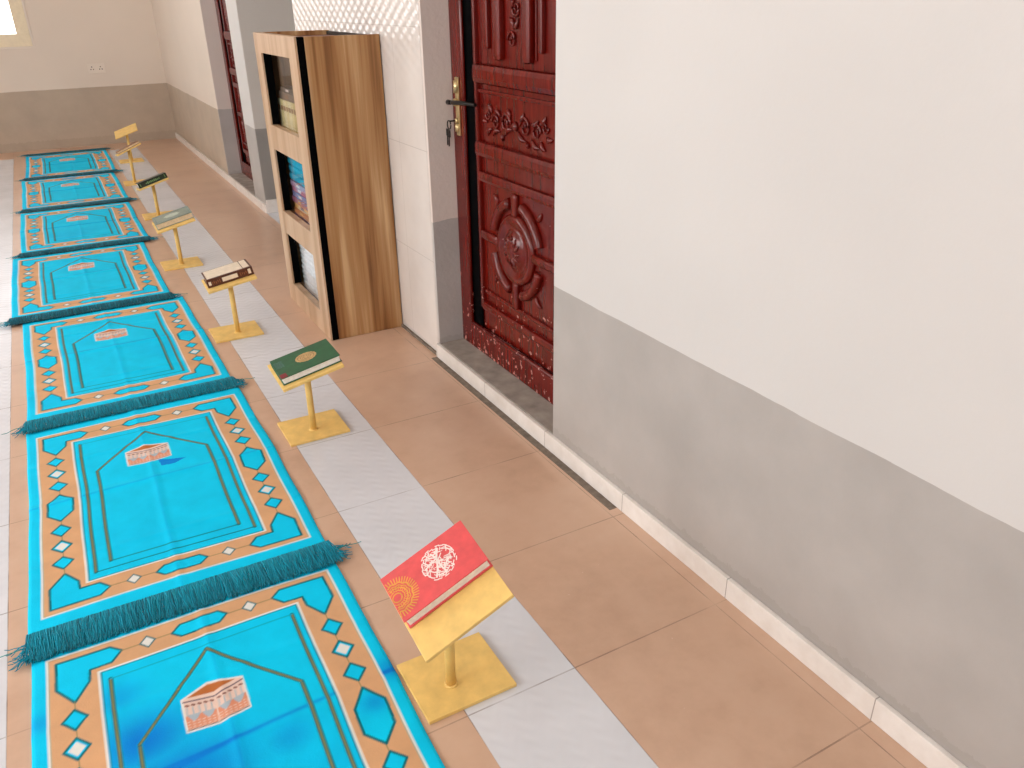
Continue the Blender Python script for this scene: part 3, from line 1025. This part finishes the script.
def deco_red(root, w, d, h):
    z = h + .0004
    cx, cy, R = .016, .006, .037
    b = bmesh.new(); r = random.Random(5)
    for k in range(30):                                     # outer ring of short strokes
        t = 2 * PI * k / 30
        a0, a1 = t, t + .26
        rr = R * r.uniform(.86, 1.03)
        ribbon(b, [(cx + rr * math.cos(a0 + (a1 - a0) * q / 4), cy + rr * math.sin(a0 + (a1 - a0) * q / 4)) for q in range(5)], .0022, z)
    for k in range(110):                                    # interlaced letter strokes
        an = r.choice((0.9, 1.2, -0.4, 2.3)) + r.gauss(0, .15)
        px, py = r.uniform(-1, 1) * R, r.uniform(-1, 1) * R
        if math.hypot(px, py) > R * .97: continue
        L = r.uniform(.008, .022); c = r.uniform(-60, 60)
        pts = []
        for q in range(7):
            x_, y_ = px, py
            if math.hypot(x_, y_) > R: break
            pts.append((cx + x_, cy + y_))
            px += math.cos(an) * L / 6; py += math.sin(an) * L / 6; an += c * L / 6
        if len(pts) > 2: ribbon(b, pts, r.uniform(.0013, .0026), z + .00005 * (k % 6))
    for (a, c, wd) in (((-.5, -.75), (.35, .8), .0042), ((-.15, .75), (.15, -.8), .0036), ((-.8, .1), (.1, .3), .0034)):
        ribbon(b, [(cx + R * (a[0] + (c[0] - a[0]) * q / 6) + .002 * math.sin(q), cy + R * (a[1] + (c[1] - a[1]) * q / 6)) for q in range(7)], wd, z + .0004)
    for k in range(14):
        a = r.uniform(0, 2 * PI); q = R * math.sqrt(r.random()) * .9
        disc(b, cx + q * math.cos(a), cy + q * math.sin(a), .0012, .0012, z + .0003, 6)
    obj('calligraphy_roundel', b, PALE, root)
    b = bmesh.new(); sx, sy, R = -w / 2 + .012, -.004, .040
    def cl(p): return p[0] > -w / 2 + .001 and abs(p[1]) < d / 2 - .001
    for k in range(44):
        t = -PI + 2 * PI * k / 44
        a = (sx + R * .80 * math.cos(t), sy + R * .80 * math.sin(t)); c = (sx + R * 1.12 * math.cos(t + .05), sy + R * 1.12 * math.sin(t + .05))
        if cl(a) and cl(c): ribbon(b, [a, c], .0022, z)
    for rr, wd in ((.80, .0030), (.66, .0020), (.54, .0026), (.38, .0018), (.24, .0026)):
        pts = []
        for q in range(61):
            t = -PI + 2 * PI * q / 60
            p = (sx + R * rr * (1 + .04 * math.cos(12 * t)) * math.cos(t), sy + R * rr * (1 + .04 * math.cos(12 * t)) * math.sin(t))
            if cl(p): pts.append(p)
            else:
                if len(pts) > 1: ribbon(b, pts, wd, z + .0001)
                pts = []
        if len(pts) > 1: ribbon(b, pts, wd, z + .0001)
    for k in range(24):
        t = -PI + 2 * PI * k / 24
        a = (sx + R * .40 * math.cos(t), sy + R * .40 * math.sin(t)); c = (sx + R * .64 * math.cos(t), sy + R * .64 * math.sin(t))
        if cl(a) and cl(c): ribbon(b, [a, c], .0014, z + .0002)
    obj('gold_sunburst', b, GOLD, root)

def deco_green(root, w, d, h):
    z = h + .0004
    b = bmesh.new()
    disc(b, .006, .004, .034, .030, z, 40, wob=.04, k=16)
    o = obj('gold_roundel', b, GOLDP, root)
    b = bmesh.new()
    for R in (.026, .017):
        ribbon(b, [(.006 + R * math.cos(2 * PI * q / 32), .004 + R * .88 * math.sin(2 * PI * q / 32)) for q in range(33)], .0018, z + .0004)
    for k in range(8):
        t = 2 * PI * k / 8
        ribbon(b, [(.006 + .006 * math.cos(t), .004 + .006 * math.sin(t)), (.006 + .014 * math.cos(t + .4), .004 + .012 * math.sin(t + .4))], .002, z + .0004)
    obj('roundel_tracery', b, TAN, root)
    b = bmesh.new()
    bx(b, -w / 2 + .001, -w / 2 + .022, -d / 2 + .0005, -d / 2 + .028, h - .0002, h + .0005)
    obj('corner_ornament', b, MAROON, root)
    b = bmesh.new()
    for (x0, x1, y0, y1) in ((-w / 2 + .004, -w / 2 + .030, .0, .045),):
        for k in range(6):
            yy = y0 + k * .008
            ribbon(b, [(x0 + .004 * math.sin(q * 1.2 + k) * .3 + (x1 - x0) * q / 6, yy + .002 * math.sin(q * 1.7)) for q in range(7)], .0022, z)
    obj('side_print', b, BLUEG, root)

def deco_brown(root, w, d, h):
    b = bmesh.new()
    bx(b, -w / 2 + .006, w / 2 - .036, -d / 2 + .010, d / 2 - .006, h - .0003, h + .0006)
    obj('cover_panel', b, CREAMC, root)
    b = bmesh.new()
    bx(b, w / 2 - .033, w / 2 - .008, -d / 2 + .012, d / 2 - .008, h - .0003, h + .0007)
    obj('cover_corner_panel', b, CREAMC, root)
    y = -d / 2
    for (xa, xb, za, zb) in ((-.032, .030, .009, h - .008), (-w / 2 + .006, -w / 2 + .016, .009, h - .010), (w / 2 - .020, w / 2 - .009, .008, h - .006)):
        obj('spine_label', box_bm(xa, xb, y - .0007, y + .0005, za, zb), CREAMC, root)
    BP = cm('brown_print', (140, 84, 52))
    for s in (-1, 1):
        b = bmesh.new()
        for k in range(5):
            x0 = s * (.042 + k * .0075)
            bx(b, x0 - .0018, x0 + .0018, y - .0006, y + .0004, .010 + .003 * (k % 2), h - .010 - .002 * (k % 3))
        obj('spine_print', b, BP, root)

def deco_sage(root, w, d, h):
    z = h + .0004
    b = bmesh.new()
    disc(b, .0, .0, .040, .028, z, 40, wob=.08, k=8)
    obj('pale_roundel', b, SAGEP, root)
    b = bmesh.new()
    a, c = w / 2 - .010, d / 2 - .010
    ribbon(b, [(-a, -c), (a, -c), (a, c), (-a, c), (-a, -c)], .003, z)
    for sx in (-1, 1):
        for q in range(4):
            R = .006 + q * .004
            ribbon(b, [(sx * (a - .002) - sx * R * math.cos(t), c - R * math.sin(t)) for t in [PI / 2 * k / 6 for k in range(7)]], .0015, z + .0001)
    obj('cover_border', b, BLUEG, root)

def deco_dark(root, w, d, h):
    y = -d / 2
    b = bmesh.new(); r = random.Random(2)
    for k in range(9):
        x0 = -.042 + k * .0105
        ribbon_pts = h * .5
        bx(b, x0 - .0035, x0 + .0035, y - .0007, y + .0004, .008 + r.uniform(0, .004), h - .008 - r.uniform(0, .006))
    obj('spine_lettering', b, GREENP, root)
    for s_ in (-1, 1):
        obj('spine_rule', box_bm(s_ * (w / 2 - .014) - .002, s_ * (w / 2 - .014) + .002, y - .0007, y + .0004, .006, h - .006), GREENP, root)

STANDS = [
 # base x, y | pole/plate x, y, z | yaw tx ty | label
 (.482, 1.142, .463, 1.124, .254, .8, 9.0, -26.5, 'yellow wooden book stand nearest the camera, holding the red book'),
 (.540, 2.342, .535, 2.322, .238, -1.0, .0, -12.0, 'yellow wooden book stand under the green book, second from the camera'),
 (.503, 3.338, .507, 3.318, .245, -2.0, -2.5, -9.5, 'yellow wooden book stand under the brown book with a white spine label'),
 (.462, 4.490, .460, 4.470, .240, 0, 2.0, -13.0, 'yellow wooden book stand under the grey-green book, fourth from the camera'),
 (.510, 5.700, .505, 5.680, .218, 0, -8.0, -16.0, 'yellow wooden book stand under the black and green book, fifth from the camera'),
 (.515, 6.930, .495, 6.910, .262, 0, -7.0, -22.0, 'yellow wooden book stand under the thin tan book, sixth from the camera'),
 (.580, 7.980, .585, 7.960, .262, -4, 9.0, -19.0, 'bare yellow wooden book stand farthest away, with no book on it'),
]
mx = []
for i, s in enumerate(STANDS):
    r_, m_ = make_stand(i, *s)
    mx.append(m_)
make_book('book', mx[0], .192, .116, .028, RED, M['pages'], (.003, .031), 'red book with white round calligraphy and a gold sunburst, on the nearest stand', decorate=deco_red)
make_book('book', mx[1], .190, .150, .024, GREEN, M['pages'], (.006, -.006), 'green book with a gold oval roundel, on the second stand from the camera', decorate=deco_green)
make_book('book', mx[2], .186, .140, .034, BROWN, M['pages_cream'], (.004, .012), 'dark brown book with cream panels and white spine label, on the third stand', spine_near=True, decorate=deco_brown)
make_book('book', mx[3], .190, .140, .030, SAGE, M['pages_cream'], (.006, .000), 'grey-green book with a pale roundel on its cover, on the fourth stand', decorate=deco_sage)
make_book('book', mx[4], .186, .130, .032, DKGR, M['pages'], (.006, -.004), 'black book with green spine lettering, on the fifth stand from the camera', spine_near=True, decorate=deco_dark)
make_book('book', mx[5], .180, .130, .018, TAN, M['pages_cream'], (.006, .0), 'thin tan book on the sixth stand from the camera, next to the bare stand')

# ------------------------------------------------------------------ cabinet
CX0, CX1, CY0, CY1, CH = .821, 1.136, 3.034, 3.650, 1.149
cab = empty('display_cabinet', ((CX0 + CX1) / 2, (CY0 + CY1) / 2, 0))
tag(cab, 'tall striped wooden cabinet with three glazed openings, standing against the white tiled wall', 'cabinet')
ox, oy = (CX0 + CX1) / 2, (CY0 + CY1) / 2
def cb(bm, x0, x1, y0, y1, z0, z1, **k): bx(bm, x0 - ox, x1 - ox, y0 - oy, y1 - oy, z0, z1, **k)
b = bmesh.new(); cb(b, CX0 + .0345, CX1, CY0, CY0 + .018, 0.001, CH, bev=.0008); obj('side_panel', b, M['wood_side'], cab)
b = bmesh.new(); cb(b, CX0 + .040, CX1, CY1 - .018, CY1, 0.001, CH, bev=.0008); obj('side_panel', b, M['wood_side'], cab)
b = bmesh.new(); cb(b, CX1 - .012, CX1, CY0 + .018, CY1 - .018, 0.001, CH - .004); obj('back_panel', b, M['dark_inner'], cab)
b = bmesh.new(); cb(b, CX0 + .035, CX1 - .0125, CY0 + .0185, CY1 - .0185, CH - .034, CH - .018, bev=.0008)
obj('top_panel', b, cm('maroon_brown_board', (110, 58, 42), .5), cab)
opens = [(3.150, 3.560, .097, .335), (3.142, 3.562, .432, .697), (3.135, 3.555, .797, 1.076)]
# front panel with openings, black board edge behind it
def front(bm, x0, x1):
    zs = [0.001] + [v for o_ in opens for v in (o_[2], o_[3])] + [CH]
    for k in range(0, len(zs), 2): cb(bm, x0, x1, CY0, CY1, zs[k], zs[k + 1])
    for (a, c, z0, z1) in opens:
        cb(bm, x0, x1, CY0, a, z0, z1)
        cb(bm, x0, x1, c, CY1, z0, z1)
b = bmesh.new(); front(b, CX0, CX0 + .007); obj('front_panel', b, M['wood_front'], cab)
b = bmesh.new()
cb(b, CX0 + .0071, CX0 + .034, CY0, CY0 + .030, .001, CH)
obj('black_edge', b, M['black'], cab)
for (a, c, z0, z1) in opens:
    b = bmesh.new(); cb(b, CX0 + .0071, CX0 + .039, c, c + .012, z0, z1); obj('black_reveal', b, M['black'], cab)
b = bmesh.new()
cb(b, CX0 + .0071, CX0 + .030, CY0 + .031, CY1, CH - .060, CH)
for z0, z1 in ((.002, .094), (.336, .429), (.696, .794)): cb(b, CX0 + .0071, CX0 + .030, CY0 + .031, CY1, z0, z1)
cb(b, CX0 + .0071, CX0 + .039, CY1 - .05, CY1, .095, CH - .061)
obj('door_core', b, M['wood_front'], cab)
for k in range(2):
    z = (.38, .738)[k]
    b = bmesh.new(); cb(b, CX0 + .045, CX1 - .012, CY0 + .018, CY1 - .018, z - .008, z + .008); obj('shelf', b, M['dark_inner'], cab)
for (a, c, z0, z1) in opens:
    b = bmesh.new(); cb(b, CX0 + .034, CX0 + .037, a + .0005, c - .0005, z0 + .0005, z1 - .0005); obj('glass_pane', b, M['glass'], cab)
# things behind the glass
r = random.Random(4)
XB = CX0 + .050
def shelf_book(x, y, z, t, hgt, dep, cov, lab, grp, flat=False, band=TAN, L=.0):
    """standing: spine faces the room, thickness t along y. flat: lies down, length L along y, thickness t"""
    root = empty('shelf_book', (x, y, z))
    tag(root, lab, 'book', grp)
    if not flat:
        y0, y1, z1 = -t / 2, t / 2, hgt
        b = bmesh.new()
        bx(b, 0, .002, y0, y1, 0, z1, bev=.0006); bx(b, .0015, dep, y0, y0 + .0018, 0, z1); bx(b, .0015, dep, y1 - .0018, y1, 0, z1)
        obj('cover', b, cov, root)
        obj('page_block', box_bm(.002, dep - .003, y0 + .0018, y1 - .0018, .002, z1 - .003), M['pages'], root)
        obj('spine_band', box_bm(-.0005, .0004, y0 + .004, y1 - .004, z1 * .72, z1 * .84), band, root)
    else:
        y0, y1 = -L / 2, L / 2
        b = bmesh.new()
        bx(b, 0, .002, y0, y1, 0, t, bev=.0006); bx(b, .0015, dep, y0, y1, 0, .002); bx(b, .0015, dep, y0, y1, t - .002, t)
        obj('cover', b, cov, root)
        obj('page_block', box_bm(.002, dep - .003, y0 + .003, y1 - .003, .002, t - .002), M['pages'], root)
        for k in range(2):
            yy = y0 + L * (.25 + .4 * k)
            obj('spine_band', box_bm(-.0005, .0004, yy, yy + L * .12, t * .25, t * .75), band, root)
y = 3.14
while y < 3.575:
    w = r.uniform(.030, .042)
    shelf_book(XB, y + w / 2, .7465, w, .150, .11, cm('cream_spine', r.choice([(226, 204, 150), (232, 216, 176), (206, 180, 120)])),
               'cream spined book in the upright row behind the top glass of the cabinet', 'cream books behind the cabinet glass')
    y += w + .002
shelf_book(XB + .002, 3.36, .8970, .030, 0, .12, cm('grey_brown_spine', (120, 100, 88)), 'grey-brown book lying flat on the upright cream books in the cabinet', None, True, TAN, .40)
shelf_book(XB + .004, 3.36, .9275, .018, 0, .12, cm('speckled_spine', (92, 78, 70)), 'thin dark book lying topmost on the cream books in the cabinet', None, True, PALE, .36)
zz = .3885
for k, (c, b_) in enumerate((((128, 92, 140), GOLD), ((196, 120, 70), GOLD), ((222, 168, 96), MAROON), ((160, 92, 120), GOLD), ((120, 124, 176), PALE), ((190, 104, 140), PALE), ((176, 140, 170), PALE))):
    t = (.030, .024, .026, .024, .022, .024, .020)[k]
    nm = ('purple', 'rust orange', 'gold', 'plum', 'blue-violet', 'pink', 'pale mauve')[k]
    shelf_book(XB + .003 * (k % 3), 3.36 + .008 * (k % 2), zz, t, 0, .12, cm(nm.replace(' ', '_').replace('-', '_') + '_spine', c), nm + ' book lying in the stack behind the middle glass of the cabinet', 'stacked books behind the middle cabinet glass', True, b_, .40)
    zz += t + .0005
def folded_stack(name, z0, z1, n, mat, lab, cat, amp, y0=3.15, y1=3.575):
    root = empty(name, (XB + .06, 3.385, z0)); tag(root, lab, cat)
    step = (z1 - z0) / n
    for k in range(n):
        b = bmesh.new()
        N = 26; pr = []
        for q in range(N + 1):
            yy = (y0 + (y1 - y0) * q / N) - 3.385
            wv = amp * math.sin(q * .75 + k * .9) + amp * .5 * math.sin(q * 1.7 + k * 2.1)
            prof = []
            for m_ in range(7):
                a = -PI / 2 + PI * m_ / 6
                prof.append(b.verts.new((-.052 - .006 * math.cos(a) + wv * .6, yy, step * k + step * .5 + step * .46 * math.sin(a) + wv * .25)))
            prof.append(b.verts.new((.04, yy, step * k + step * .95 + wv * .25))); prof.append(b.verts.new((.04, yy, step * k + step * .05 + wv * .25)))
            pr.append(prof)
        for q in range(N):
            for m_ in range(9):
                b.faces.new((pr[q][m_], pr[q][(m_ + 1) % 9], pr[q + 1][(m_ + 1) % 9], pr[q + 1][m_]))
        b.faces.new(pr[0]); b.faces.new(pr[-1][::-1])
        obj('fold', b, mat, root, smooth=True)
folded_stack('folded_cloth', zz + .001, zz + .130, 4, cm('turquoise_cloth', (0, 150, 184), .7), 'folded turquoise cloth on top of the books behind the middle glass', 'cloth', .002)
folded_stack('folded_sheets', .012, .325, 13, cm('white_sheet', (238, 238, 244), .6), 'pile of rippled white folded sheets behind the bottom glass of the cabinet', 'sheets', .0028)
# ------------------------------------------------------------------ camera (from vanishing points)
R = [[0.873, -0.488, -0.016], [-0.225, -0.374, -0.900], [0.433, 0.789, -0.436]]
R = [[0.872827, -0.487776, -0.015739], [-0.225127, -0.373809, -0.899769], [0.433002, 0.788886, -0.436082]]
cx = Vector(R[0]).normalized(); fw_ = Vector(R[2]); fw_ = (fw_ - cx * fw_.dot(cx)).normalized(); dn = fw_.cross(cx)
cam_d = bpy.data.cameras.new('camera')
cam_d.sensor_width = 36
cam_d.lens = 802.83 * 36 / 1024
cam_d.clip_start = .02
cam = bpy.data.objects.new('camera', cam_d); COL.objects.link(cam)
cam.matrix_world = Matrix(((cx.x, -dn.x, -fw_.x, 0), (cx.y, -dn.y, -fw_.y, 0), (cx.z, -dn.z, -fw_.z, 1.27), (0, 0, 0, 1)))
scene.camera = cam

# ------------------------------------------------------------------ light
w = bpy.data.worlds.new('sky'); scene.world = w; w.use_nodes = True
bg = w.node_tree.nodes['Background']
bg.inputs[0].default_value = (1.0, .97, .97, 1); bg.inputs[1].default_value = 3.2
def area(name, loc, target, sx, sy, power, col=(1, 1, 1)):
    l = bpy.data.lights.new(name, 'AREA'); l.shape = 'RECTANGLE'; l.size = sx; l.size_y = sy; l.energy = power; l.color = col
    o = bpy.data.objects.new(name, l); COL.objects.link(o); o.location = loc
    o.rotation_euler = (Vector(target) - Vector(loc)).to_track_quat('-Z', 'Y').to_euler()
    return o
area('window_light', (XL + .05, 1.2, 1.7), (1.0, 1.9, .5), 1.7, 1.2, 44, (1, .99, .98))
area('window_light', (XL + .05, 3.4, 1.7), (1.0, 3.6, .4), 1.7, 1.2, 42, (1, .99, .98))
area('window_light', (XL + .05, 6.2, 1.7), (1.0, 6.2, .5), 1.7, 1.2, 40, (1, .97, .93))
area('rear_fill_light', (-1.5, YB + .1, 1.5), (-.1, 3.0, .3), 2.8, 2.2, 62, (1, .995, 1))  # added soft fill from behind the camera; no doorway is built there

scene.view_settings.view_transform = 'Standard'
scene.view_settings.look = 'None'
scene.view_settings.exposure = 0.0
scene.cycles.use_denoising = True
scene.cycles.max_bounces = 8
scene.cycles.diffuse_bounces = 5
scene.cycles.sample_clamp_indirect = 6
